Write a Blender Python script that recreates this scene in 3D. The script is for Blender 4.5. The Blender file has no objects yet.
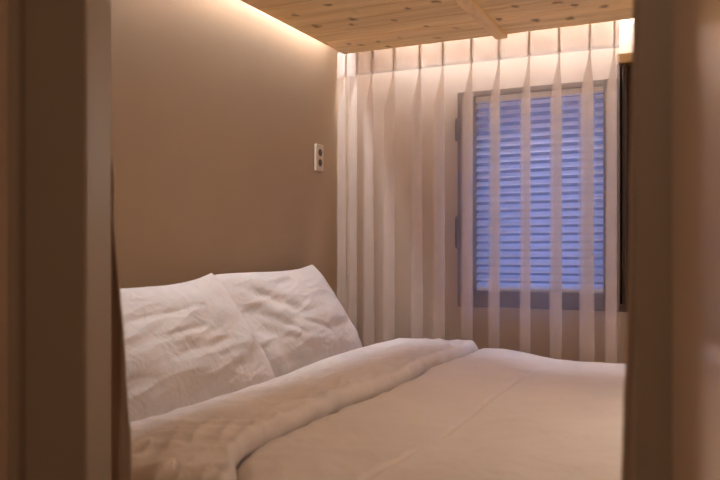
import bpy, bmesh, math, random
from mathutils import Vector, Matrix, noise

S = bpy.context.scene
COL = S.collection
random.seed(4)

# ------------------------------------------------------------------ camera
CX, CZ = 1.575, 1.15                     # camera position (y = 0)
YAW = math.radians(25.42)
cam_d = bpy.data.cameras.new('camera')
cam_d.sensor_width = 36.0
cam_d.lens = 770.0 / 720.0 * 36.0
cam_d.shift_y = 12.0 / 720.0
cam_d.clip_start = 0.02
cam_d.dof.use_dof = True
cam_d.dof.focus_distance = 3.0
cam_d.dof.aperture_fstop = 4.0
cam = bpy.data.objects.new('camera', cam_d)
COL.objects.link(cam)
cam.location = (CX, 0, CZ)
cam.rotation_euler = (math.pi / 2, 0, YAW)
S.camera = cam

# ------------------------------------------------------------------ world: dusk sky outside the window
W = bpy.data.worlds.new('dusk_sky')
S.world = W
W.use_nodes = True
bg = W.node_tree.nodes['Background']
bg.inputs['Color'].default_value = (0.15, 0.32, 1.0, 1)
bg.inputs['Strength'].default_value = 5.5

# ------------------------------------------------------------------ exposure
vs = S.view_settings
vs.view_transform = 'Standard'
vs.look = 'None'
vs.gamma = 1.0
vs.use_curve_mapping = False
vs.exposure = 0.0
LED_HEAD, LED_WINDOW, LED_FILL = 115.0, 125.0, 50.0
ROOM_FILL = 9.2
LED_COL = (0.93, 0.97, 1.06)
HALL_FILL = 60.0
S.cycles.max_bounces = 12
S.cycles.diffuse_bounces = 8
S.cycles.transparent_max_bounces = 24
S.cycles.use_denoising = True

# ------------------------------------------------------------------ room numbers
PANEL_Z = 2.0105      # underside of the wooden ceiling
SLAB_Z = 2.15         # white ceiling above the light gap
WALL_Y = 3.20         # window wall
CURT_Y = 3.065        # curtain plane
DOOR_Y0, DOOR_Y1 = 0.83, 0.885
RIGHT_X = 2.75

# ================================================================== materials
def new_mat(name):
    m = bpy.data.materials.new(name)
    m.use_nodes = True
    nt = m.node_tree
    return m, nt, nt.nodes, nt.links, nt.nodes['Principled BSDF']

def set_spec(b, rough, spec=0.5):
    b.inputs['Roughness'].default_value = rough
    b.inputs['Specular IOR Level'].default_value = spec

def plain(name, col, rough=0.6, spec=0.4, metal=0.0, bump=0.0, bscale=200.0, vary=0.06, vscale=3.0):
    m, nt, N, L, b = new_mat(name)
    tc = N.new('ShaderNodeTexCoord')
    n = N.new('ShaderNodeTexNoise'); n.inputs['Scale'].default_value = vscale
    n.inputs['Detail'].default_value = 5
    L.new(tc.outputs['Object'], n.inputs['Vector'])
    r = N.new('ShaderNodeValToRGB')
    r.color_ramp.elements[0].position = 0.3; r.color_ramp.elements[1].position = 0.7
    r.color_ramp.elements[0].color = tuple(c * (1 - vary) for c in col) + (1,)
    r.color_ramp.elements[1].color = tuple(min(1, c * (1 + vary)) for c in col) + (1,)
    L.new(n.outputs['Fac'], r.inputs['Fac'])
    L.new(r.outputs['Color'], b.inputs['Base Color'])
    set_spec(b, rough, spec); b.inputs['Metallic'].default_value = metal
    if bump:
        n2 = N.new('ShaderNodeTexNoise'); n2.inputs['Scale'].default_value = bscale
        n2.inputs['Detail'].default_value = 3
        L.new(tc.outputs['Object'], n2.inputs['Vector'])
        bp = N.new('ShaderNodeBump'); bp.inputs['Strength'].default_value = bump
        bp.inputs['Distance'].default_value = 0.002
        L.new(n2.outputs['Fac'], bp.inputs['Height'])
        L.new(bp.outputs['Normal'], b.inputs['Normal'])
    return m

def wood(name, light, dark, plank=0.0, axis='Y', knots=True, rough=0.55, grain_axis='X'):
    """pine: grain along grain_axis, boards of width `plank` counted along `axis`"""
    m, nt, N, L, b = new_mat(name)
    tc = N.new('ShaderNodeTexCoord')
    sep = N.new('ShaderNodeSeparateXYZ'); L.new(tc.outputs['Object'], sep.inputs[0])
    def math_(op, a, c=None):
        n = N.new('ShaderNodeMath'); n.operation = op
        for i, v in enumerate((a, c)):
            if v is None: continue
            if isinstance(v, (int, float)): n.inputs[i].default_value = v
            else: L.new(v, n.inputs[i])
        return n.outputs[0]
    if plank:
        q = math_('DIVIDE', sep.outputs[axis], plank)
        fl = math_('FLOOR', q)
        wn = N.new('ShaderNodeTexWhiteNoise'); wn.noise_dimensions = '1D'; L.new(fl, wn.inputs['W'])
        off = math_('MULTIPLY', wn.outputs['Value'], 7.0)
    else:
        wn = None; off = None
    mp = N.new('ShaderNodeMapping')
    L.new(tc.outputs['Object'], mp.inputs['Vector'])
    sc = {'X': (0.9, 9, 9), 'Y': (9, 0.9, 9), 'Z': (9, 9, 0.9)}[grain_axis]
    mp.inputs['Scale'].default_value = sc
    vec = mp.outputs['Vector']
    if off is not None:
        cmb = N.new('ShaderNodeCombineXYZ'); L.new(off, cmb.inputs[0]); L.new(off, cmb.inputs[2])
        va = N.new('ShaderNodeVectorMath'); va.operation = 'ADD'
        L.new(vec, va.inputs[0]); L.new(cmb.outputs[0], va.inputs[1]); vec = va.outputs[0]
    # grain
    g = N.new('ShaderNodeTexNoise'); g.inputs['Scale'].default_value = 2.2
    g.inputs['Detail'].default_value = 9; g.inputs['Roughness'].default_value = 0.62
    g.inputs['Distortion'].default_value = 1.2
    L.new(vec, g.inputs['Vector'])
    r = N.new('ShaderNodeValToRGB')
    r.color_ramp.elements[0].position = 0.30; r.color_ramp.elements[1].position = 0.66
    r.color_ramp.elements[0].color = tuple(0.45 * d + 0.55 * l for d, l in zip(dark, light)) + (1,)
    r.color_ramp.elements[1].color = tuple(light) + (1,)
    L.new(g.outputs['Fac'], r.inputs['Fac'])
    colr = r.outputs['Color']
    def mix(fac, a, c):
        mx = N.new('ShaderNodeMix'); mx.data_type = 'RGBA'; mx.blend_type = 'MIX'
        if isinstance(fac, (int, float)): mx.inputs[0].default_value = fac
        else: L.new(fac, mx.inputs[0])
        L.new(a, mx.inputs[6])
        if isinstance(c, tuple): mx.inputs[7].default_value = c + (1,)
        else: L.new(c, mx.inputs[7])
        return mx.outputs[2]
    if knots:
        mk = N.new('ShaderNodeMapping'); L.new(tc.outputs['Object'], mk.inputs['Vector'])
        mk.inputs['Scale'].default_value = {'X': (8.0, 6.5, 9), 'Y': (11, 4.6, 9), 'Z': (11, 9, 4.6)}[grain_axis]
        nd = N.new('ShaderNodeTexNoise'); nd.inputs['Scale'].default_value = 3.0
        L.new(mk.outputs[0], nd.inputs['Vector'])
        sc2 = N.new('ShaderNodeVectorMath'); sc2.operation = 'SCALE'; sc2.inputs['Scale'].default_value = 0.45
        L.new(nd.outputs['Color'], sc2.inputs[0])
        ad = N.new('ShaderNodeVectorMath'); ad.operation = 'ADD'
        L.new(mk.outputs[0], ad.inputs[0]); L.new(sc2.outputs[0], ad.inputs[1])
        v = N.new('ShaderNodeTexVoronoi'); v.inputs['Scale'].default_value = 1.0; v.voronoi_dimensions = '2D'
        v.inputs['Randomness'].default_value = 1.0
        L.new(ad.outputs[0], v.inputs['Vector'])
        rr = N.new('ShaderNodeMapRange'); rr.interpolation_type = 'SMOOTHSTEP'
        rr.inputs[1].default_value = 0.03; rr.inputs[2].default_value = 0.17
        rr.inputs[3].default_value = 1.0; rr.inputs[4].default_value = 0.0
        L.new(v.outputs['Distance'], rr.inputs[0])
        sepc = N.new('ShaderNodeSeparateColor'); L.new(v.outputs['Color'], sepc.inputs[0])
        th = N.new('ShaderNodeMapRange'); th.inputs[1].default_value = 0.15; th.inputs[2].default_value = 0.6
        L.new(sepc.outputs[0], th.inputs[0])
        kf = math_('MULTIPLY', rr.outputs[0], th.outputs[0])
        kf = math_('MULTIPLY', kf, 0.85)
        colr = mix(kf, colr, tuple(c * 0.55 for c in dark))
    if plank:
        # each board its own tone, dark tongue-and-groove joint
        hs = N.new('ShaderNodeHueSaturation')
        mr = N.new('ShaderNodeMapRange'); L.new(wn.outputs['Value'], mr.inputs[0])
        mr.inputs[3].default_value = 0.86; mr.inputs[4].default_value = 1.1
        L.new(mr.outputs[0], hs.inputs['Value']); L.new(colr, hs.inputs['Color'])
        colr = hs.outputs[0]
    L.new(colr, b.inputs['Base Color'])
    set_spec(b, rough, 0.3)
    bp = N.new('ShaderNodeBump'); bp.inputs['Strength'].default_value = 0.15; bp.inputs['Distance'].default_value = 0.002
    L.new(g.outputs['Fac'], bp.inputs['Height']); L.new(bp.outputs['Normal'], b.inputs['Normal'])
    return m

def fabric(name, col, weave=900.0, wrinkle=0.25, wscale=9.0, rough=0.9):
    m, nt, N, L, b = new_mat(name)
    tc = N.new('ShaderNodeTexCoord')
    n = N.new('ShaderNodeTexNoise'); n.inputs['Scale'].default_value = 5; n.inputs['Detail'].default_value = 6
    L.new(tc.outputs['Object'], n.inputs['Vector'])
    r = N.new('ShaderNodeValToRGB')
    r.color_ramp.elements[0].position = 0.3; r.color_ramp.elements[1].position = 0.7
    r.color_ramp.elements[0].color = tuple(c * 0.95 for c in col) + (1,)
    r.color_ramp.elements[1].color = tuple(min(1, c * 1.03) for c in col) + (1,)
    L.new(n.outputs['Fac'], r.inputs['Fac']); L.new(r.outputs['Color'], b.inputs['Base Color'])
    set_spec(b, rough, 0.2)
    b.inputs['Sheen Weight'].default_value = 0.15
    w = N.new('ShaderNodeTexNoise'); w.inputs['Scale'].default_value = wscale
    w.inputs['Detail'].default_value = 7; w.inputs['Roughness'].default_value = 0.55
    w.inputs['Distortion'].default_value = 0.8
    L.new(tc.outputs['Object'], w.inputs['Vector'])
    bp = N.new('ShaderNodeBump'); bp.inputs['Strength'].default_value = wrinkle; bp.inputs['Distance'].default_value = 0.02
    L.new(w.outputs['Fac'], bp.inputs['Height'])
    w2 = N.new('ShaderNodeTexNoise'); w2.inputs['Scale'].default_value = weave
    L.new(tc.outputs['Object'], w2.inputs['Vector'])
    bp2 = N.new('ShaderNodeBump'); bp2.inputs['Strength'].default_value = 0.12; bp2.inputs['Distance'].default_value = 0.001
    L.new(w2.outputs['Fac'], bp2.inputs['Height']); L.new(bp.outputs['Normal'], bp2.inputs['Normal'])
    L.new(bp2.outputs['Normal'], b.inputs['Normal'])
    return m

def sheer(name, col, clear, transl=0.45):
    m = bpy.data.materials.new(name); m.use_nodes = True
    nt = m.node_tree; N = nt.nodes; L = nt.links
    N.clear()
    out = N.new('ShaderNodeOutputMaterial')
    tc = N.new('ShaderNodeTexCoord')
    n = N.new('ShaderNodeTexNoise'); n.inputs['Scale'].default_value = 60; n.inputs['Detail'].default_value = 4
    mp = N.new('ShaderNodeMapping'); mp.inputs['Scale'].default_value = (4, 4, 1)
    L.new(tc.outputs['Object'], mp.inputs['Vector']); L.new(mp.outputs[0], n.inputs['Vector'])
    mr = N.new('ShaderNodeMapRange'); L.new(n.outputs['Fac'], mr.inputs[0])
    mr.inputs[1].default_value = 0.3; mr.inputs[2].default_value = 0.7
    mr.inputs[3].default_value = 1 - clear - 0.015; mr.inputs[4].default_value = 1 - clear + 0.015
    d = N.new('ShaderNodeBsdfDiffuse'); d.inputs['Color'].default_value = col + (1,)
    t = N.new('ShaderNodeBsdfTranslucent'); t.inputs['Color'].default_value = col + (1,)
    mx = N.new('ShaderNodeMixShader'); mx.inputs[0].default_value = transl
    L.new(d.outputs[0], mx.inputs[1]); L.new(t.outputs[0], mx.inputs[2])
    tr = N.new('ShaderNodeBsdfTransparent')
    m2 = N.new('ShaderNodeMixShader'); L.new(mr.outputs[0], m2.inputs[0])
    L.new(tr.outputs[0], m2.inputs[1]); L.new(mx.outputs[0], m2.inputs[2])
    L.new(m2.outputs[0], out.inputs['Surface'])
    return m

def emitter(name, col, strength):
    m = bpy.data.materials.new(name); m.use_nodes = True
    nt = m.node_tree; N = nt.nodes; L = nt.links
    N.clear()
    out = N.new('ShaderNodeOutputMaterial'); e = N.new('ShaderNodeEmission')
    e.inputs['Color'].default_value = col + (1,); e.inputs['Strength'].default_value = strength
    L.new(e.outputs[0], out.inputs['Surface'])
    return m

def glass(name):
    m = bpy.data.materials.new(name); m.use_nodes = True
    nt = m.node_tree; N = nt.nodes; L = nt.links
    N.clear()
    out = N.new('ShaderNodeOutputMaterial')
    tr = N.new('ShaderNodeBsdfTransparent'); tr.inputs['Color'].default_value = (0.93, 0.96, 0.97, 1)
    gl = N.new('ShaderNodeBsdfGlossy'); gl.inputs['Roughness'].default_value = 0.03
    mx = N.new('ShaderNodeMixShader'); mx.inputs[0].default_value = 0.07
    L.new(tr.outputs[0], mx.inputs[1]); L.new(gl.outputs[0], mx.inputs[2])
    L.new(mx.outputs[0], out.inputs['Surface'])
    return m

M_WALL = plain('beige_plaster', (0.395, 0.285, 0.19), 0.85, 0.2, bump=0.10, bscale=140, vary=0.03, vscale=2.2)
M_FARWALL = plain('pale_plaster', (0.50, 0.385, 0.30), 0.85, 0.2, bump=0.10, bscale=140, vary=0.03, vscale=2.2)
M_SLAB = plain('white_ceiling_paint', (0.80, 0.74, 0.66), 0.9, 0.2, bump=0.05)
M_HALL = plain('hall_paint', (0.42, 0.32, 0.24), 0.8, 0.2, bump=0.05)
M_FLOOR = wood('oak_floor', (0.36, 0.22, 0.12), (0.16, 0.08, 0.04), plank=0.12, axis='X', knots=False, grain_axis='Y')
M_PINE = wood('knotty_pine', (0.98, 0.72, 0.37), (0.50, 0.25, 0.09), plank=0.11, axis='Y', grain_axis='X')
M_BATTEN = wood('pine_batten', (0.95, 0.69, 0.36), (0.45, 0.15, 0.05), grain_axis='Y', knots=False)
M_DARKWOOD = wood('dark_stained_wood', (0.085, 0.044, 0.024), (0.04, 0.02, 0.01), grain_axis='Z', knots=False)
M_OCHRE = wood('ochre_wood', (0.22, 0.11, 0.028), (0.12, 0.05, 0.01), grain_axis='X', knots=False)
M_METAL = plain('dark_metal', (0.05, 0.045, 0.045), 0.4, 0.5, metal=0.8)
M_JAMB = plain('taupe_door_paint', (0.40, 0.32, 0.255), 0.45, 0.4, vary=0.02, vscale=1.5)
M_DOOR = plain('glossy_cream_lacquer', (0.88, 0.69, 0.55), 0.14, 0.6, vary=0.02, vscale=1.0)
M_CASING = plain('lit_casing_paint', (0.85, 0.68, 0.55), 0.6, 0.3, vary=0.02)  # paler than the jamb: light on the casing put into its colour
M_LINEN = fabric('white_linen', (0.64, 0.575, 0.535), wrinkle=0.45, wscale=13)
M_DUVET = fabric('white_cotton', (0.71, 0.64, 0.60), wrinkle=0.50, wscale=9)
M_MATT = fabric('mattress_ticking', (0.72, 0.64, 0.57), wrinkle=0.05)
M_DRAPE = fabric('taupe_drape', (0.56, 0.43, 0.34), wrinkle=0.10, wscale=6)
M_SHEER = sheer('sheer_voile', (0.90, 0.785, 0.70), 0.858, 0.48)
M_HEADER = sheer('sheer_header_tape', (0.90, 0.84, 0.80), 0.45, 0.45)
M_GLASS = glass('window_glass')
M_PLASTIC = plain('ivory_plastic', (0.80, 0.70, 0.58), 0.35, 0.5, vary=0.01)
M_PLATE = plain('cream_plate', (0.58, 0.47, 0.37), 0.4, 0.4, vary=0.01)
M_SOCKET = plain('socket_recess', (0.10, 0.065, 0.04), 0.5, 0.4)
M_BEDWOOD = wood('bed_oak', (0.45, 0.28, 0.15), (0.2, 0.1, 0.05), knots=False, grain_axis='Y')
M_LED_HEAD = emitter('led_tape_head', LED_COL, LED_HEAD)
M_LED_WINDOW = emitter('led_tape_window', LED_COL, LED_WINDOW)
M_LED_FILL = emitter('led_fill_foot', LED_COL, LED_FILL)
M_HALL_FILL = emitter('hall_fill_glow', (1.0, 0.72, 0.48), HALL_FILL)
M_SLAT = sheer('blind_slat', (0.86, 0.86, 0.90), 0.0, 0.62)

# ================================================================== helpers
def link(name, bm, mat, parent=None, smooth=False, angle=None):
    me = bpy.data.meshes.new(name)
    bmesh.ops.recalc_face_normals(bm, faces=bm.faces)
    bm.to_mesh(me); bm.free()
    o = bpy.data.objects.new(name, me)
    COL.objects.link(o)
    me.materials.append(mat)
    if smooth:
        for p in me.polygons: p.use_smooth = True
    if parent is not None:
        o.parent = parent
    return o

def bx(bm, x0, x1, y0, y1, z0, z1, bevel=0.0, seg=2):
    g = bmesh.ops.create_cube(bm, size=1.0)
    vs_ = g['verts']
    for v in vs_:
        v.co = Vector((x0 + (v.co.x + 0.5) * (x1 - x0), y0 + (v.co.y + 0.5) * (y1 - y0), z0 + (v.co.z + 0.5) * (z1 - z0)))
    if bevel:
        es = {e for v in vs_ for e in v.link_edges}
        bmesh.ops.bevel(bm, geom=list(es), offset=bevel, segments=seg, profile=0.5, affect='EDGES')

def box(name, x0, x1, y0, y1, z0, z1, mat, parent=None, bevel=0.0, seg=2):
    bm = bmesh.new(); bx(bm, x0, x1, y0, y1, z0, z1, bevel, seg)
    return link(name, bm, mat, parent)

def cyl(bm, p0, p1, r0, r1=None, n=20):
    r1 = r0 if r1 is None else r1
    p0 = Vector(p0); p1 = Vector(p1)
    ax = (p1 - p0).normalized()
    up = Vector((0, 0, 1)) if abs(ax.z) < 0.9 else Vector((1, 0, 0))
    u = ax.cross(up).normalized(); w = ax.cross(u)
    rings = []
    for p, r in ((p0, r0), (p1, r1)):
        rings.append([bm.verts.new(p + (u * math.cos(2 * math.pi * k / n) + w * math.sin(2 * math.pi * k / n)) * r) for k in range(n)])
    for k in range(n):
        bm.faces.new((rings[0][k], rings[0][(k + 1) % n], rings[1][(k + 1) % n], rings[1][k]))
    bm.faces.new(rings[0][::-1]); bm.faces.new(rings[1])

def grid_mesh(bm, pts):
    """pts[i][j] -> quads"""
    V = [[bm.verts.new(p) for p in row] for row in pts]
    for i in range(len(V) - 1):
        for j in range(len(V[0]) - 1):
            bm.faces.new((V[i][j], V[i + 1][j], V[i + 1][j + 1], V[i][j + 1]))
    return V

def thing(name, label, cat, loc=(0, 0, 0), group=None):
    o = bpy.data.objects.new(name, None)
    o.empty_display_size = 0.1
    COL.objects.link(o); o.location = loc
    o['label'] = label; o['category'] = cat
    if group: o['group'] = group
    return o

def tag(o, label, cat, group=None):
    o['label'] = label; o['category'] = cat
    if group: o['group'] = group
    return o

def structure(o):
    o['kind'] = 'structure'; return o

def part(o, root):
    """parent a mesh built in world coordinates to a thing's empty"""
    o.parent = root
    o.matrix_parent_inverse = Matrix.Translation(root.location).inverted()
    return o

def sstep(a, b, x):
    t = max(0.0, min(1.0, (x - a) / (b - a))); return t * t * (3 - 2 * t)

def nz(x, y, z=0.0):
    return noise.noise(Vector((x, y, z)))

# ================================================================== the bedroom shell
structure(box('floor', -0.1, RIGHT_X + 0.1, -1.3, WALL_Y + 0.15, -0.05, 0.0, M_FLOOR))
structure(box('wall_left', -0.12, 0.0, DOOR_Y0, WALL_Y + 0.15, 0.0, SLAB_Z, M_WALL))
structure(box('wall_right', RIGHT_X, RIGHT_X + 0.12, DOOR_Y0, WALL_Y + 0.15, 0.0, SLAB_Z, M_WALL))
# window wall with its opening
WX0, WX1, WZ0, WZ1 = 0.535, 1.34, 0.915, 1.925
bm = bmesh.new()
bx(bm, 0.0, WX0, WALL_Y, WALL_Y + 0.15, 0, SLAB_Z)
bx(bm, WX1, RIGHT_X, WALL_Y, WALL_Y + 0.15, 0, SLAB_Z)
bx(bm, WX0, WX1, WALL_Y, WALL_Y + 0.15, 0, WZ0)
bx(bm, WX0, WX1, WALL_Y, WALL_Y + 0.15, WZ1, SLAB_Z)
bx(bm, WX0, 1.185, WALL_Y, WALL_Y + 0.15, 1.834, WZ1)
structure(link('wall_window', bm, M_FARWALL))
# white upper ceiling (seen only through the light gap) over the whole flat
structure(box('ceiling', -0.12, RIGHT_X + 0.12, -1.3, WALL_Y + 0.15, SLAB_Z, SLAB_Z + 0.08, M_SLAB))
# dropped pine ceiling, open gaps along the walls: boards with V-joints in one mesh, plus its batten
PX0, PX1, PY0, PY1 = 0.072, RIGHT_X - 0.072, 1.0, 3.0
bm = bmesh.new()
y = PY1
while y > PY0 + 0.02:
    y0 = max(PY0, y - 0.11)
    bx(bm, PX0, PX1, y0 + 0.0012, y - 0.0012, PANEL_Z, PANEL_Z + 0.02, 0.003, 1)
    y = y0
bx(bm, PX0, PX1, PY0, PY1, PANEL_Z + 0.012, PANEL_Z + 0.03)
wc = structure(link('ceiling_boards', bm, M_PINE))
b_ = structure(box('ceiling_batten', 0.748, 0.796, PY0, PY1, PANEL_Z - 0.016, PANEL_Z + 0.004, M_BATTEN, None, 0.003))
# hangers that carry the dropped ceiling
bm = bmesh.new()
for hx in (0.5, 1.4, 2.3):
    for hy in (1.3, 2.2, 2.8):
        bx(bm, hx - 0.02, hx + 0.02, hy - 0.02, hy + 0.02, PANEL_Z + 0.028, SLAB_Z + 0.002)
structure(link('ceiling_hangers', bm, M_BATTEN))
# baseboard
structure(box('baseboard_left', 0.0, 0.012, DOOR_Y1, WALL_Y, 0.0, 0.07, M_JAMB))

# LED tapes in the gap, on the upper ceiling
def led(name, x0, x1, y0, y1, label, mat):
    r = thing(name, label, 'light strip', ((x0 + x1) / 2, (y0 + y1) / 2, SLAB_Z), None)
    part(box('channel', x0 - 0.003, x1 + 0.003, y0 - 0.003, y1 + 0.003, SLAB_Z - 0.005, SLAB_Z, M_PLASTIC), r)
    part(box('light_tape', x0, x1, y0, y1, SLAB_Z - 0.009, SLAB_Z - 0.004, mat), r)
led('led_strip', 0.018, 0.038, DOOR_Y1 + 0.1, 2.96, 'warm light strip hidden above the pine ceiling along the headboard wall', M_LED_HEAD)
led('led_strip', 0.15, RIGHT_X - 0.06, 3.122, 3.137, 'warm light strip hidden above the pine ceiling behind the head of the sheer curtain', M_LED_WINDOW)
led('led_strip', RIGHT_X - 0.038, RIGHT_X - 0.018, DOOR_Y1 + 0.1, WALL_Y - 0.3, 'added fill light strip, unseen above the pine ceiling on the foot side', M_LED_FILL)  # this strip is added to raise the ambient light in the room
# unseen boards added to block stray LED beams: pocket closure and strip lip
structure(box('light_baffle_1', PX0, RIGHT_X, 2.972, 2.990, PANEL_Z + 0.029, SLAB_Z, M_SLAB))
structure(box('light_baffle_2', 0.0, RIGHT_X, 3.104, 3.110, 2.082, SLAB_Z, M_SLAB))

# ================================================================== window
bm = bmesh.new()
FY0, FY1 = WALL_Y - 0.025, WALL_Y + 0.06
SX0, SX1, SZ0, SZ1 = 0.600, 1.135, 0.985, 1.815
bx(bm, WX0 - 0.005, SX0, FY0, FY1, WZ0 + 0.0, 1.837, 0.004)
bx(bm, SX1, SX1 + 0.055, FY0, FY1, WZ0, 1.837, 0.004)
bx(bm, SX0 - 0.002, SX1 + 0.002, FY0 + 0.006, FY1, WZ0, SZ0, 0.004)
bx(bm, SX0 - 0.002, SX1 + 0.002, FY0 + 0.006, FY1, SZ1, 1.837, 0.004)
win = structure(link('window_1', bm, M_DARKWOOD))
# narrow second light on the right: stile, dark recessed board, outer stile
bm = bmesh.new()
bx(bm, SX1 + 0.052, 1.335, WALL_Y + 0.03, WALL_Y + 0.05, WZ0 + 0.005, WZ1 - 0.03)
bx(bm, 1.205, 1.222, WALL_Y - 0.015, WALL_Y + 0.04, WZ0 + 0.005, WZ1 - 0.03, 0.003)
bx(bm, 1.310, 1.345, FY0, FY1, WZ0, WZ1, 0.004)
bx(bm, SX1 + 0.05, 1.345, FY0 + 0.006, FY1, WZ0, WZ0 + 0.03, 0.004)
bx(bm, SX1 + 0.050, SX1 + 0.062, WALL_Y - 0.004, WALL_Y + 0.06, WZ0, WZ1 - 0.03)
part(link('window_shutter', bm, M_DARKWOOD), win)
part(box('window_lintel', SX1 + 0.052, 1.36, FY0 - 0.008, FY1, WZ1 - 0.035, WZ1 + 0.005, M_OCHRE, None, 0.004), win)
part(box('window_rail_groove', 1.210, 1.216, WALL_Y - 0.0185, WALL_Y - 0.012, WZ0 + 0.02, WZ1 - 0.05, M_METAL, None, 0.001), win)
for hz, hh in ((1.675, 0.045), (1.235, 0.065)):
    bm = bmesh.new()
    bx(bm, WX0 - 0.014, WX0 + 0.008, FY0 - 0.006, FY0 + 0.002, hz - hh, hz + hh, 0.002)
    cyl(bm, (WX0 - 0.004, FY0 - 0.008, hz - hh - 0.004), (WX0 - 0.004, FY0 - 0.008, hz + hh + 0.004), 0.006, n=12)
    part(link('window_hinge', bm, M_METAL), win)
bm = bmesh.new()
bx(bm, SX0 - 0.001, SX1 + 0.001, WALL_Y + 0.048, WALL_Y + 0.054, SZ0 - 0.001, SZ1 + 0.001)
part(link('window_pane', bm, M_GLASS), win)

# slatted blind behind the sash: slats overlap when closed
bl = thing('window_blind', 'white horizontal slat blind lit blue by dusk behind the sheer curtain', 'blind', ((SX0 + SX1) / 2, WALL_Y + 0.02, SZ1))
bm = bmesh.new()
pitch = 0.0335
zz = SZ0 + 0.022
k = 0
while zz < SZ1 - 0.025:
    rnd = random.uniform(-0.03, 0.03)
    tilt = math.radians(38) + rnd
    rows = []
    for q in range(7):
        s = (q / 6 - 0.5) * 0.036
        crown = 0.0035 * (1 - (2 * q / 6 - 1) ** 2)
        dy = s * math.cos(tilt) - crown * math.sin(tilt)
        dz = s * math.sin(tilt) + crown * math.cos(tilt)
        rows.append([Vector((x, WALL_Y + 0.022 + dy, zz + dz)) for x in (SX0 + 0.004, (SX0 + SX1) / 2, SX1 - 0.004)])
    grid_mesh(bm, rows)
    zz += pitch; k += 1
part(link('slats', bm, M_SLAT, smooth=True), bl)
part(box('head_rail', SX0 + 0.002, SX1 - 0.002, WALL_Y + 0.004, WALL_Y + 0.036, SZ1 - 0.022, SZ1, M_PLASTIC, None, 0.002), bl)
part(box('bottom_rail', SX0 + 0.004, SX1 - 0.004, WALL_Y + 0.012, WALL_Y + 0.032, SZ0 + 0.0005, SZ0 + 0.012, M_PLASTIC, None, 0.002), bl)
bm = bmesh.new()
for cx_ in (SX0 + 0.10, SX1 - 0.10):
    cyl(bm, (cx_, WALL_Y + 0.006, SZ0 + 0.01), (cx_, WALL_Y + 0.006, SZ1 - 0.01), 0.0012, n=6)
part(link('ladder_cord', bm, M_PLASTIC), bl)

# ================================================================== sheer curtain
def px_to_x(px, ypl):
    u = (px - 360) / 770.0
    dx = -math.sin(YAW) + u * math.cos(YAW); dy = math.cos(YAW) + u * math.sin(YAW)
    return CX + dx * ypl / dy
ptx = [346, 358, 373, 395, 421, 444, 472.5, 500, 530, 560, 590.5, 615]
PL = [px_to_x(p, CURT_Y) for p in ptx]
XS, XE = 0.006, px_to_x(619.5, CURT_Y)
Z_TOP, Z_HEAD, Z_BOT = 2.040, 1.928, 0.045
prm = [(random.uniform(0.85, 1.2), random.uniform(0.8, 1.15), random.uniform(-1, 1)) for _ in PL]
def curtain_row(z, top_off=0.0):
    """plan of the cloth at height z: flat runs between forward omega folds"""
    f = sstep(Z_HEAD + 0.005, Z_HEAD - 0.20, z)
    lo = sstep(1.5, 0.2, z)
    pts = []
    last = XS
    for i, xc in enumerate(PL):
        a, d_, ph = prm[i]
        tight = min(1.0, (min(xc - (PL[i - 1] if i else XS), (PL[i + 1] if i + 1 < len(PL) else XE + 0.05) - xc)) / 0.075)
        w = (0.0040 + f * 0.0195 * a + lo * 0.004 * a) * (0.55 + 0.45 * tight)
        d = (0.022 + f * 0.030 * d_) * (0.6 + 0.4 * tight)
        xq = xc - f * 0.006 + f * ph * 0.004 + lo * ph * 0.006
        n = w * 0.35
        x0, x1 = last, xq - n
        for j in range(9):
            t = j / 9
            bow = math.sin(math.pi * t) * ((-0.006) * (1 - f) + f * (0.010 + 0.004 * ph))
            rip = f * 0.003 * nz(x0 * 9 + t * 3, z * 0.8, i)
            pts.append(Vector((x0 + (x1 - x0) * t, CURT_Y + bow + rip + top_off, z)))
        for j in range(51):
            t = j / 50
            pts.append(Vector((xq - w * math.cos(7 * math.pi * t) * (0.30 + 0.70 * math.sin(math.pi * t)), CURT_Y - d * math.sin(math.pi * t) * (0.85 + 0.15 * t), z)))
        last = xq + n
    for j in range(5):
        t = j / 4
        pts.append(Vector((last + (XE - last) * t, CURT_Y + 0.004 * math.sin(math.pi * t) + top_off, z)))
    return pts
cu = thing('sheer_curtain', 'white sheer pleated curtain hanging across the window wall behind the bed', 'curtain', (0.6, CURT_Y, Z_BOT))
zs = [Z_BOT + (Z_HEAD - 0.22 - Z_BOT) * i / 22 for i in range(23)] + [Z_HEAD - 0.22 + 0.22 * i / 14 for i in range(1, 15)] + [Z_HEAD + (Z_TOP - Z_HEAD) * i / 4 for i in range(1, 5)]
bm = bmesh.new(); grid_mesh(bm, [curtain_row(z) for z in zs])
o = part(link('voile_panel', bm, M_SHEER, smooth=True), cu)
md = o.modifiers.new('cloth', 'SOLIDIFY'); md.thickness = 0.0006; md.offset = 0
bm = bmesh.new(); grid_mesh(bm, [curtain_row(z, 0.0022) for z in [Z_HEAD + (Z_TOP - Z_HEAD) * i / 6 for i in range(7)]])
o = part(link('header_tape', bm, M_HEADER, smooth=True), cu)
md = o.modifiers.new('cloth', 'SOLIDIFY'); md.thickness = 0.0008; md.offset = 0
for xc in PL:
    bm = bmesh.new()
    cyl(bm, (xc, CURT_Y + 0.004, Z_TOP - 0.03), (xc, CURT_Y + 0.004, Z_TOP + 0.0495), 0.0012, n=8)
    part(link('hook', bm, M_METAL), cu)
tr_ = thing('curtain_track', 'white ceiling track above the sheer curtain', 'curtain track', (1.3, CURT_Y, SLAB_Z))
part(box('track_rail', 0.01, RIGHT_X - 0.02, CURT_Y - 0.004, CURT_Y + 0.014, Z_TOP + 0.05, SLAB_Z, M_PLASTIC, None, 0.001), tr_)

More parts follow.
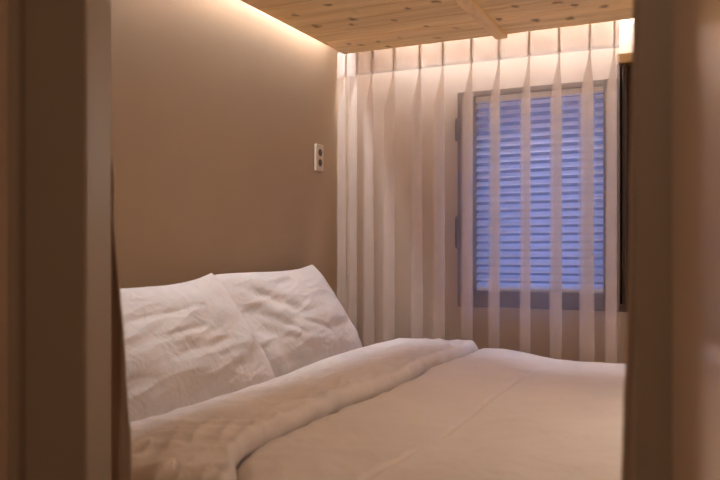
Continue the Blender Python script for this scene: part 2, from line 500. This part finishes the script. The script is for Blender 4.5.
# ================================================================== wall outlet
OY, OZ = 2.893, 1.552
ou = thing('wall_outlet', 'ivory double wall outlet mounted on the beige wall beside the curtain', 'outlet', (0, OY, OZ))
part(box('faceplate', 0.0, 0.012, OY - 0.034, OY + 0.034, OZ - 0.058, OZ + 0.058, M_PLATE, None, 0.005, 3), ou)
for dz in (0.0215, -0.0215):
    bm = bmesh.new(); cyl(bm, (0.008, OY, OZ + dz), (0.0135, OY, OZ + dz), 0.0165, 0.0155, 24)
    so = part(link('socket', bm, M_SOCKET), ou)
    so['label'] = 'dark round socket'
    bm = bmesh.new()
    for s in (-1, 1):
        cyl(bm, (0.0130, OY + s * 0.0075, OZ + dz), (0.0142, OY + s * 0.0075, OZ + dz), 0.0026, n=10)
    part(link('contact_hole', bm, M_METAL), so)

# ================================================================== bed
BY0, BY1, BX1 = 0.96, 2.955, 2.12
bed = thing('bed', 'low double bed under white bedding against the beige wall', 'bed', (1.06, 1.95, 0))
part(box('platform', 0.015, BX1 - 0.08, BY0 + 0.10, BY1, 0.0, 0.40, M_BEDWOOD, None, 0.006), bed)
part(box('mattress', 0.02, BX1 - 0.10, BY0 + 0.11, BY1 - 0.01, 0.40, 0.690, M_MATT, None, 0.04, 4), bed)

# crease where the turned-down top edge of the duvet ends: X as a function of y
CR = [(0.90, 0.90), (1.075, 0.81), (1.20, 0.735), (1.32, 0.70), (1.63, 0.675), (2.0, 0.690), (2.4, 0.672), (2.75, 0.665), (2.96, 0.672)]
SEAM = [(0.90, 1.03), (1.23, 1.022), (1.7, 1.018), (2.06, 1.012), (2.65, 0.995), (2.96, 0.985)]
def lerp_tab(T, y):
    if y <= T[0][0]: return T[0][1]
    for (a, va), (b, vb) in zip(T, T[1:]):
        if y <= b:
            t = (y - a) / (b - a); t = t * t * (3 - 2 * t) * 0.4 + t * 0.6
            return va + (vb - va) * t
    return T[-1][1]
def crease_x(y): return lerp_tab(CR, y) + 0.022 * nz(y * 4.5, 3.3) + 0.009 * nz(y * 12, 8.1)
def wr(x, y, ang, fx, fy, seed):
    c, s = math.cos(ang), math.sin(ang)
    u, v = x * c + y * s, -x * s + y * c
    u += 0.05 * nz(x * 4, y * 4, seed + 9)
    n = nz(u * fx, v * fy, seed)
    return (1 - abs(n) * 2.2) 
def duvet_top(x, y):
    h = 0.7450
    h += 0.010 * nz(x * 1.8, y * 1.6, 1.0) + 0.006 * nz(x * 4.2, y * 3.6, 2.0)
    cx_ = crease_x(y)
    d = x - cx_
    h += 0.027 * sstep(-0.005, 0.055, d) * (1 - sstep(0.10, 0.34, d))          # puff beside the crease
    h += -0.022 * math.exp(-(d / 0.03) ** 2)
    ds = x - lerp_tab(SEAM, y) - 0.007 * nz(y * 3, 5.5)
    h += (0.004 * math.exp(-(ds / 0.020) ** 2) - 0.0085 * math.exp(-((ds + 0.012) / 0.0055) ** 2)) * sstep(2.75, 2.45, y)
    near = sstep(2.2, 1.1, y)
    h += 0.006 * wr(x, y, 0.9, 4, 12, 3.0) * (0.35 + 0.65 * near)
    h += 0.0022 * wr(x, y, 2.3, 7, 20, 6.0) * near
    h += 0.005 * wr(x, y, 0.35, 3, 10, 12.0) * sstep(1.1, 1.5, x)
    return h
def flap_top(x, y):
    far = sstep(1.9, 2.8, y)
    xr_, xl_ = crease_x(y), 0.36
    h = 0.784 + 0.014 * sstep(1.3, 2.2, y) - 0.002 * max(0.0, min(1.0, (x - xl_) / (xr_ - xl_)))
    h += 0.004 * nz(x * 2.6, y * 1.8, 11.0)
    lf_ = sstep(0.40, 0.52, x) * 0.85 + 0.15
    h += 0.0060 * lf_ * wr(x, y, 1.25, 3, 15, 21.0)
    h += 0.0125 * lf_ * wr(x, y, 0.75, 4, 14, 25.0) * sstep(2.3, 1.2, y)
    h += 0.0040 * lf_ * wr(x, y, 1.9, 5, 20, 29.0)
    return h

du = thing('duvet', 'white cotton duvet spread over the bed with its top edge turned down', 'duvet', (1.2, 1.95, 0.70))
# main cover: a closed puffy sheet, heights over the mattress, hanging at the near side and the foot
DX0, DX1, DYA, DYB = 0.40, BX1 + 0.02, 0.985, 2.955
NX, NY = 360, 260
def hang(t, r=0.055):
    """edge roll: t<0 inside; returns (outward, down) for arc length t past the edge"""
    if t <= 0: return t, 0.0
    a = t / r
    if a < math.pi / 2: return r * math.sin(a), r * (1 - math.cos(a))
    return r, r + (t - r * math.pi / 2)
rows = []
for i in range(NX + 1):
    row = []
    ax = DX0 + (DX1 + 0.45 - DX0) * i / NX                 # arc coordinate in x
    ox, dzx = hang(ax - (DX1 - 0.05))
    x = (DX1 - 0.05) + ox
    for j in range(NY + 1):
        ay = (DYA - 0.36) + (DYB - (DYA - 0.36)) * j / NY
        oy, dzy = hang((DYA + 0.05) - ay)
        y = (DYA + 0.05) - oy
        far = 0.05 - min(0.05, DYB - y)
        z = duvet_top(x, y) - 0.028 * (far / 0.05) ** 2 - dzx - dzy
        z = max(z, 0.24)
        wob = 0.012 * nz(ax * 6, 2.2) * min(1, max(0, dzy) / 0.2)
        wox = 0.012 * nz(ay * 6, 7.2) * min(1, max(0, dzx) / 0.2)
        row.append(Vector((x + wox, y + wob, z)))
    rows.append(row)
bm = bmesh.new(); grid_mesh(bm, rows)
o = part(link('duvet_body', bm, M_DUVET, smooth=True), du)
md = o.modifiers.new('thickness', 'SOLIDIFY'); md.thickness = 0.022; md.offset = -1 if True else 1
# turned-down flap
NXf, NYf = 130, 240
rows = []
for j in range(NYf + 1):
    ay = (DYA - 0.34) + (DYB + 0.004 - (DYA - 0.34)) * j / NYf
    oy, dzy = hang((DYA + 0.045) - ay)
    y = (DYA + 0.045) - oy
    yy = max(y, 0.97)
    xr = crease_x(yy) + 0.018
    xl = 0.42 - 0.082 * sstep(1.6, 2.5, yy) + 0.010 * nz(yy * 4, 40.0)
    row = []
    R = 0.019 + 0.010 * nz(yy * 4, 77.0)
    L_flat = xr - xl
    for i in range(NXf + 1):
        t = i / NXf
        # profile: tucked under at left, rounded nose at the right
        if t < 0.86:
            q = t / 0.86
            x = xl + (xr - R - xl) * q
            z = flap_top(x, yy) - 0.06 * (1 - sstep(0.0, 0.09, q)) 
        else:
            a = (t - 0.86) / 0.14 * math.pi
            x0 = xr - R
            ztop = flap_top(x0, yy)
            zb = min(ztop - 0.022, 0.742)
            rr = (ztop - zb) / 2
            x = x0 + R * math.sin(a)
            z = zb + rr + rr * math.cos(a)
        far = 0.05 - min(0.05, DYB + 0.004 - y)
        z = z - 0.030 * (far / 0.05) ** 2 - dzy
        row.append(Vector((x, y, max(z, 0.26))))
    rows.append(row)
bm = bmesh.new(); grid_mesh(bm, rows)
o = part(link('turned_down_edge', bm, M_DUVET, smooth=True), du)
md = o.modifiers.new('thickness', 'SOLIDIFY'); md.thickness = 0.012; md.offset = -1

# ================================================================== pillows
def pillow(name, label, yc, half_w, bot, top, T, seed, roll=0.0, ear=(0, 0), bulge=0.0, folds=()):
    """bot/top = (x, z) of the bottom and top seams; cloth faces away from the wall"""
    b_, t_ = Vector((bot[0], 0, bot[1])), Vector((top[0], 0, top[1]))
    c = (b_ + t_) / 2; hv = (t_ - b_).length / 2
    vdir = (t_ - b_).normalized(); ndir = Vector((vdir.z, 0, -vdir.x))
    root = thing(name, label, 'pillow', (c.x, yc, min(bot[1], top[1])), 'bed pillows against the beige wall')
    n = 130
    front, back = [], []
    for i in range(n + 1):
        fr, bk = [], []
        u = -1 + 2 * i / n
        u = math.sin(u * math.pi / 2) * 0.35 + u * 0.65
        for j in range(n + 1):
            v = -1 + 2 * j / n
            v = math.sin(v * math.pi / 2) * 0.35 + v * 0.65
            eu = half_w * u * (1 + bulge * (1 - v * v))
            ev = hv * v * (1 - 0.035 * (1 - u * u))
            cr = max(0.0, abs(u) ** 6 * abs(v) ** 6)
            eu *= 1 - 0.045 * cr; ev *= 1 - 0.06 * cr
            if v > 0: ev += v * (ear[0] * max(0, -u) ** 3 + ear[1] * max(0, u) ** 3)
            ev += roll * u * half_w
            fill = max(0.0, (1 - abs(u) ** 2.4) * (1 - abs(v) ** 2.4)) ** 0.55
            sag = 1.0 - 0.22 * v
            t = T * fill * sag
            env = min(1.0, fill * 1.6)
            w = 0.0
            w += 0.014 * nz(u * 1.8, v * 2.0, seed)
            w += 0.0036 * wr(u * half_w, v * hv, 0.25 + 0.6 * nz(seed, 1), 4, 17, seed + 2)
            w += 0.0018 * wr(u * half_w, v * hv, 0.12, 6, 30, seed + 5)
            w += 0.0013 * wr(u * half_w, v * hv, 0.35 + 0.5 * nz(u * 2, v * 2, seed), 9, 55, seed + 8) * (0.5 + nz(u * 2.5, v * 2.5, seed + 1))
            for (ua, va, ub, vb, amp, wd) in folds:
                px_, py_ = (u - ua) * half_w, (v - va) * hv; qx, qy = (ub - ua) * half_w, (vb - va) * hv
                tt = max(0.0, min(1.0, (px_ * qx + py_ * qy) / (qx * qx + qy * qy)))
                dd = math.hypot(px_ - tt * qx, py_ - tt * qy) + 0.006 * nz(u * 6, v * 6, 5.0)
                w += amp * math.exp(-(dd / wd) ** 2) * math.sin(math.pi * min(1, 0.25 + 0.75 * (1 - tt)))
            cu_ = max(0, (u * u + v * v) - 0.7)
            ang = math.atan2(v, u)
            w += 0.006 * math.sin(ang * 22 + 4 * nz(u * 3, v * 3, seed)) * min(1, cu_) * fill
            tf = t + w * env + 0.0025
            tb = t * 0.55 + 0.0025
            # back flattens against the wall, underside against the mattress
            base = Vector((c.x, yc, c.z)) + Vector((0, eu, 0)) + vdir * ev
            pf = base + ndir * tf; pb = base - ndir * tb
            pb.x = max(pb.x, 0.012 + 0.004 * fill); pf.x = max(pf.x, 0.016)
            pf.z = max(pf.z, 0.702); pb.z = max(pb.z, 0.697)
            fr.append(pf); bk.append(pb)
        front.append(fr); back.append(bk)
    bm = bmesh.new()
    F = grid_mesh(bm, front); B = grid_mesh(bm, back)
    for i in range(n):
        for (j) in (0, n):
            bm.faces.new((F[i][j], F[i + 1][j], B[i + 1][j], B[i][j]))
            bm.faces.new((F[j][i], F[j][i + 1], B[j][i + 1], B[j][i]))
    part(link('pillowcase', bm, M_LINEN, smooth=True), root)
    # flat sewn hem along the open end
    return root
pillow('pillow', 'white rumpled pillow in front, nearest the door curtain', 1.612, 0.378, (0.372, 0.715), (0.140, 1.056), 0.080, 3.7, ear=(0.0, 0.042), roll=0.010, bulge=0.0, folds=[(-0.6, 0.35, 0.35, 0.45, -0.005, 0.010), (-0.7, 0.0, 0.2, 0.12, -0.005, 0.010), (-0.5, -0.3, 0.5, -0.1, -0.004, 0.012), (0.3, -0.75, 0.85, 0.1, 0.006, 0.022)])
pillow('pillow', 'white pillow farther back, leaning beside the sheer curtain with a raised corner', 2.40, 0.378, (0.280, 0.712), (0.055, 1.080), 0.078, 17.3, ear=(0.0, 0.034), bulge=0.035, folds=[(-0.95, 0.75, -0.5, -0.75, -0.022, 0.06), (-0.85, 0.8, -0.15, 0.1, -0.014, 0.026), (-0.8, 0.35, -0.3, -0.3, -0.012, 0.022), (-0.45, 0.0, 0.2, -0.35, -0.006, 0.014), (-0.7, -0.1, -0.25, -0.6, -0.008, 0.018), (0.2, -0.2, 0.8, 0.15, 0.004, 0.03)])

# ================================================================== doorway in front
# left jamb: flat face, thin reveal, projecting casing at far left
JL0, JL1 = 0.80, 0.932
def xat(px, y):
    return px_to_x(px, y)
JX = xat(85, DOOR_Y0)            # front arris of the left jamb
CXL = xat(19, DOOR_Y0 - 0.012)
bm = bmesh.new()
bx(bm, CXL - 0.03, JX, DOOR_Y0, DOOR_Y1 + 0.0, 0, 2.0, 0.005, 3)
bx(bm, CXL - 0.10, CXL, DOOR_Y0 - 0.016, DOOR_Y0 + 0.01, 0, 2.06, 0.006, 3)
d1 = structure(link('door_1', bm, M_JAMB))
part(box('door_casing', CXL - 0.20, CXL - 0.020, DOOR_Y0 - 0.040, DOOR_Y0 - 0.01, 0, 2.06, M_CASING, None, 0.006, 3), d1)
# right jamb and head
RX0, RX1 = xat(635, DOOR_Y0), xat(671, DOOR_Y0)
bm = bmesh.new()
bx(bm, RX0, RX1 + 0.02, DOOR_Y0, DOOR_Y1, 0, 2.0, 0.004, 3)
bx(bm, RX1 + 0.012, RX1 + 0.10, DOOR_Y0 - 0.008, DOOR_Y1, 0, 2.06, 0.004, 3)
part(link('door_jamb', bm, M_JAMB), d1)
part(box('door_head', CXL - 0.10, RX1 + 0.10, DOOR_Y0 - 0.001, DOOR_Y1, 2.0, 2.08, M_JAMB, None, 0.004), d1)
# partition walls either side and above
bm = bmesh.new()
bx(bm, 0.0, CXL - 0.02, DOOR_Y0 + 0.008, DOOR_Y1 - 0.008, 0, SLAB_Z)
bx(bm, RX1 + 0.05, RIGHT_X, DOOR_Y0 + 0.008, DOOR_Y1 - 0.008, 0, SLAB_Z)
bx(bm, CXL - 0.02, RX1 + 0.05, DOOR_Y0 + 0.008, DOOR_Y1 - 0.008, 2.075, SLAB_Z)
structure(link('wall_door', bm, M_WALL))

# door leaf standing open towards the hall, lacquered
H0 = Vector((xat(671.5, DOOR_Y0 - 0.004), DOOR_Y0 - 0.004, 0))
ang = math.radians(-78.0)
leaf_dir = Vector((math.cos(ang), math.sin(ang), 0))
leaf_n = Vector((-leaf_dir.y, leaf_dir.x, 0))
bm = bmesh.new()
bx(bm, 0, 0.62, -0.0, 0.034, 0.012, 1.985, 0.003, 2)
lf = link('door_2', bm, M_DOOR)
structure(lf)
lf.matrix_world = Matrix.Translation(H0) @ Matrix.Rotation(ang, 4, 'Z')
bm = bmesh.new()
cyl(bm, (0.56, 0.0, 1.0), (0.56, -0.045, 1.0), 0.008, n=16); cyl(bm, (0.57, -0.045, 1.0), (0.46, -0.045, 1.0), 0.008, n=16)
cyl(bm, (0.56, 0.001, 1.0), (0.56, -0.006, 1.0), 0.024, n=24)
hd = link('door_handle', bm, M_METAL); hd.parent = lf

# door curtains, one behind each jamb
def drape(name, label, edge_pts, side, y0, width, seed):
    """edge_pts: (z, X of the visible edge); cloth runs from the edge outward behind the jamb in soft folds"""
    r = thing(name, label, 'curtain', (edge_pts[0][1], y0, 0.03), 'taupe door curtains tied behind the jambs')
    zs_ = [0.03 + 1.95 * i / 90 for i in range(91)]
    tab = sorted(edge_pts)
    rows = []
    for z in zs_:
        xe = lerp_tab(tab, z) + 0.0016 * nz(z * 9, seed)
        row = []
        for i in range(41):
            t = i / 40
            x = xe - side * width * t
            y = y0 + 0.016 * math.sin(t * 4.2 * 2 * math.pi + 0.5 * nz(z * 1.3, seed + 3)) * (0.25 + 0.75 * min(1, t * 6)) + 0.004 * nz(z * 2, t * 6, seed)
            row.append(Vector((x, y, z)))
        rows.append(row)
    bm = bmesh.new(); grid_mesh(bm, rows)
    o = part(link('drape_cloth', bm, M_DRAPE, smooth=True), r)
    md = o.modifiers.new('thickness', 'SOLIDIFY'); md.thickness = 0.003; md.offset = 0
    bm = bmesh.new()
    x_in, x_out = edge_pts[-1][1], edge_pts[-1][1] - side * width
    cyl(bm, (min(x_in, x_out), y0, 1.955), (max(x_in, x_out), y0, 1.955), 0.007, n=16)
    part(link('curtain_rod', bm, M_METAL), r)
    return r
DYC = DOOR_Y1 + 0.024
def z_at(py, px, ypl):
    u = (px - 360) / 770.0
    t = ypl / (math.cos(YAW) + u * math.sin(YAW))
    return CZ + (252 - py) / 770.0 * t
ledge = [(480, 130.5), (440, 130.5), (405, 127.5), (370, 125.5), (330, 123.0), (300, 120.5), (260, 117.0), (240, 115.0), (215, 113.5), (180, 114.5), (160, 112.5), (140, 110.5), (110, 110.2), (60, 109.5), (0, 108.5)]
EL = [(0.03, xat(131, DYC))] + [(z_at(py, px, DYC), xat(px, DYC)) for py, px in ledge] + [(1.98, xat(107, DYC))]
drape('door_curtain', 'taupe door curtain with a wavy edge behind the left door jamb', EL, 1, DYC, 0.20, 2.0)
redge = [(480, 622), (440, 622.5), (400, 624), (360, 627), (300, 628.5), (200, 630), (100, 632.5), (50, 634), (0, 634.5)]
ER = [(0.03, xat(621.5, DYC))] + [(z_at(py, px, DYC), xat(px, DYC)) for py, px in redge] + [(1.98, xat(635, DYC))]
drape('door_curtain', 'taupe door curtain strip behind the right door jamb, over the foot of the bed', ER, -1, DYC, 0.12, 7.0)

# ================================================================== the hall around the camera
bm = bmesh.new(); bx(bm, -0.12, 0.0, -1.3, DOOR_Y0 + 0.001, 0, SLAB_Z); structure(link('wall_hall_left', bm, M_HALL))
bm = bmesh.new(); bx(bm, RIGHT_X, RIGHT_X + 0.12, -1.3, DOOR_Y0 + 0.001, 0, SLAB_Z); structure(link('wall_hall_right', bm, M_HALL))
bm = bmesh.new(); bx(bm, -0.12, RIGHT_X + 0.12, -1.42, -1.3, -0.05, SLAB_Z + 0.08); structure(link('wall_hall_back', bm, M_HALL))
hl = thing('hall_fill_light', 'added small round warm fill light, unseen in the hall behind the camera', 'lamp', (1.3, -0.7, SLAB_Z))  # added to brighten the doorway faces, not a known hall fitting
bm = bmesh.new(); cyl(bm, (1.3, -0.7, SLAB_Z - 0.02), (1.3, -0.7, SLAB_Z), 0.10, n=32); part(link('hall_fill_base', bm, M_PLASTIC), hl)
bm = bmesh.new(); cyl(bm, (1.3, -0.7, SLAB_Z - 0.05), (1.3, -0.7, SLAB_Z - 0.019), 0.08, 0.09, 32); part(link('hall_fill_diffuser', bm, M_HALL_FILL), hl)

# ================================================================== the house across the lane, dark against the dusk sky
fa = structure(box('facade_opposite', -6.0, 9.0, 9.0, 9.4, -3.0, 4.2, plain('facade_render', (0.045, 0.045, 0.055), 0.9, 0.1, bump=0.2, bscale=20)))
structure(box('street_ground', -6.0, 9.0, WALL_Y + 0.2, 9.0, -3.1, -3.0, plain('street_asphalt', (0.06, 0.06, 0.065), 0.9, 0.2)))

# ================================================================== added fill light, an unseen globe over the foot side of the bed
LX, LY, LZ, LR = 1.64, 1.80, 1.46, 0.17
ln = thing('fill_globe', 'added fill light shaped as a round paper globe, unseen over the foot side of the bed', 'lamp', (LX, LY, PANEL_Z))
M_ROOM_FILL = emitter('fill_globe_glow', (1.0, 0.86, 0.73), ROOM_FILL)
bm = bmesh.new()
rows = []
for i in range(49):
    th = math.pi * (0.06 + 0.88 * i / 48)
    rr = LR * (1 + 0.010 * math.cos(i * math.pi / 1.5))
    rows.append([Vector((LX + rr * math.sin(th) * math.cos(2 * math.pi * k / 40), LY + rr * math.sin(th) * math.sin(2 * math.pi * k / 40), LZ + LR * 0.92 * math.cos(th))) for k in range(41)])
grid_mesh(bm, rows); bmesh.ops.remove_doubles(bm, verts=bm.verts, dist=1e-5)
part(link('fill_globe_shell', bm, M_ROOM_FILL, smooth=True), ln)
bm = bmesh.new(); cyl(bm, (LX, LY, LZ + LR * 0.88), (LX, LY, PANEL_Z - 0.02), 0.0025, n=8); part(link('fill_globe_cord', bm, M_PLASTIC), ln)
bm = bmesh.new(); cyl(bm, (LX, LY, PANEL_Z - 0.025), (LX, LY, PANEL_Z), 0.045, 0.05, 24); part(link('fill_globe_mount', bm, M_PLASTIC), ln)
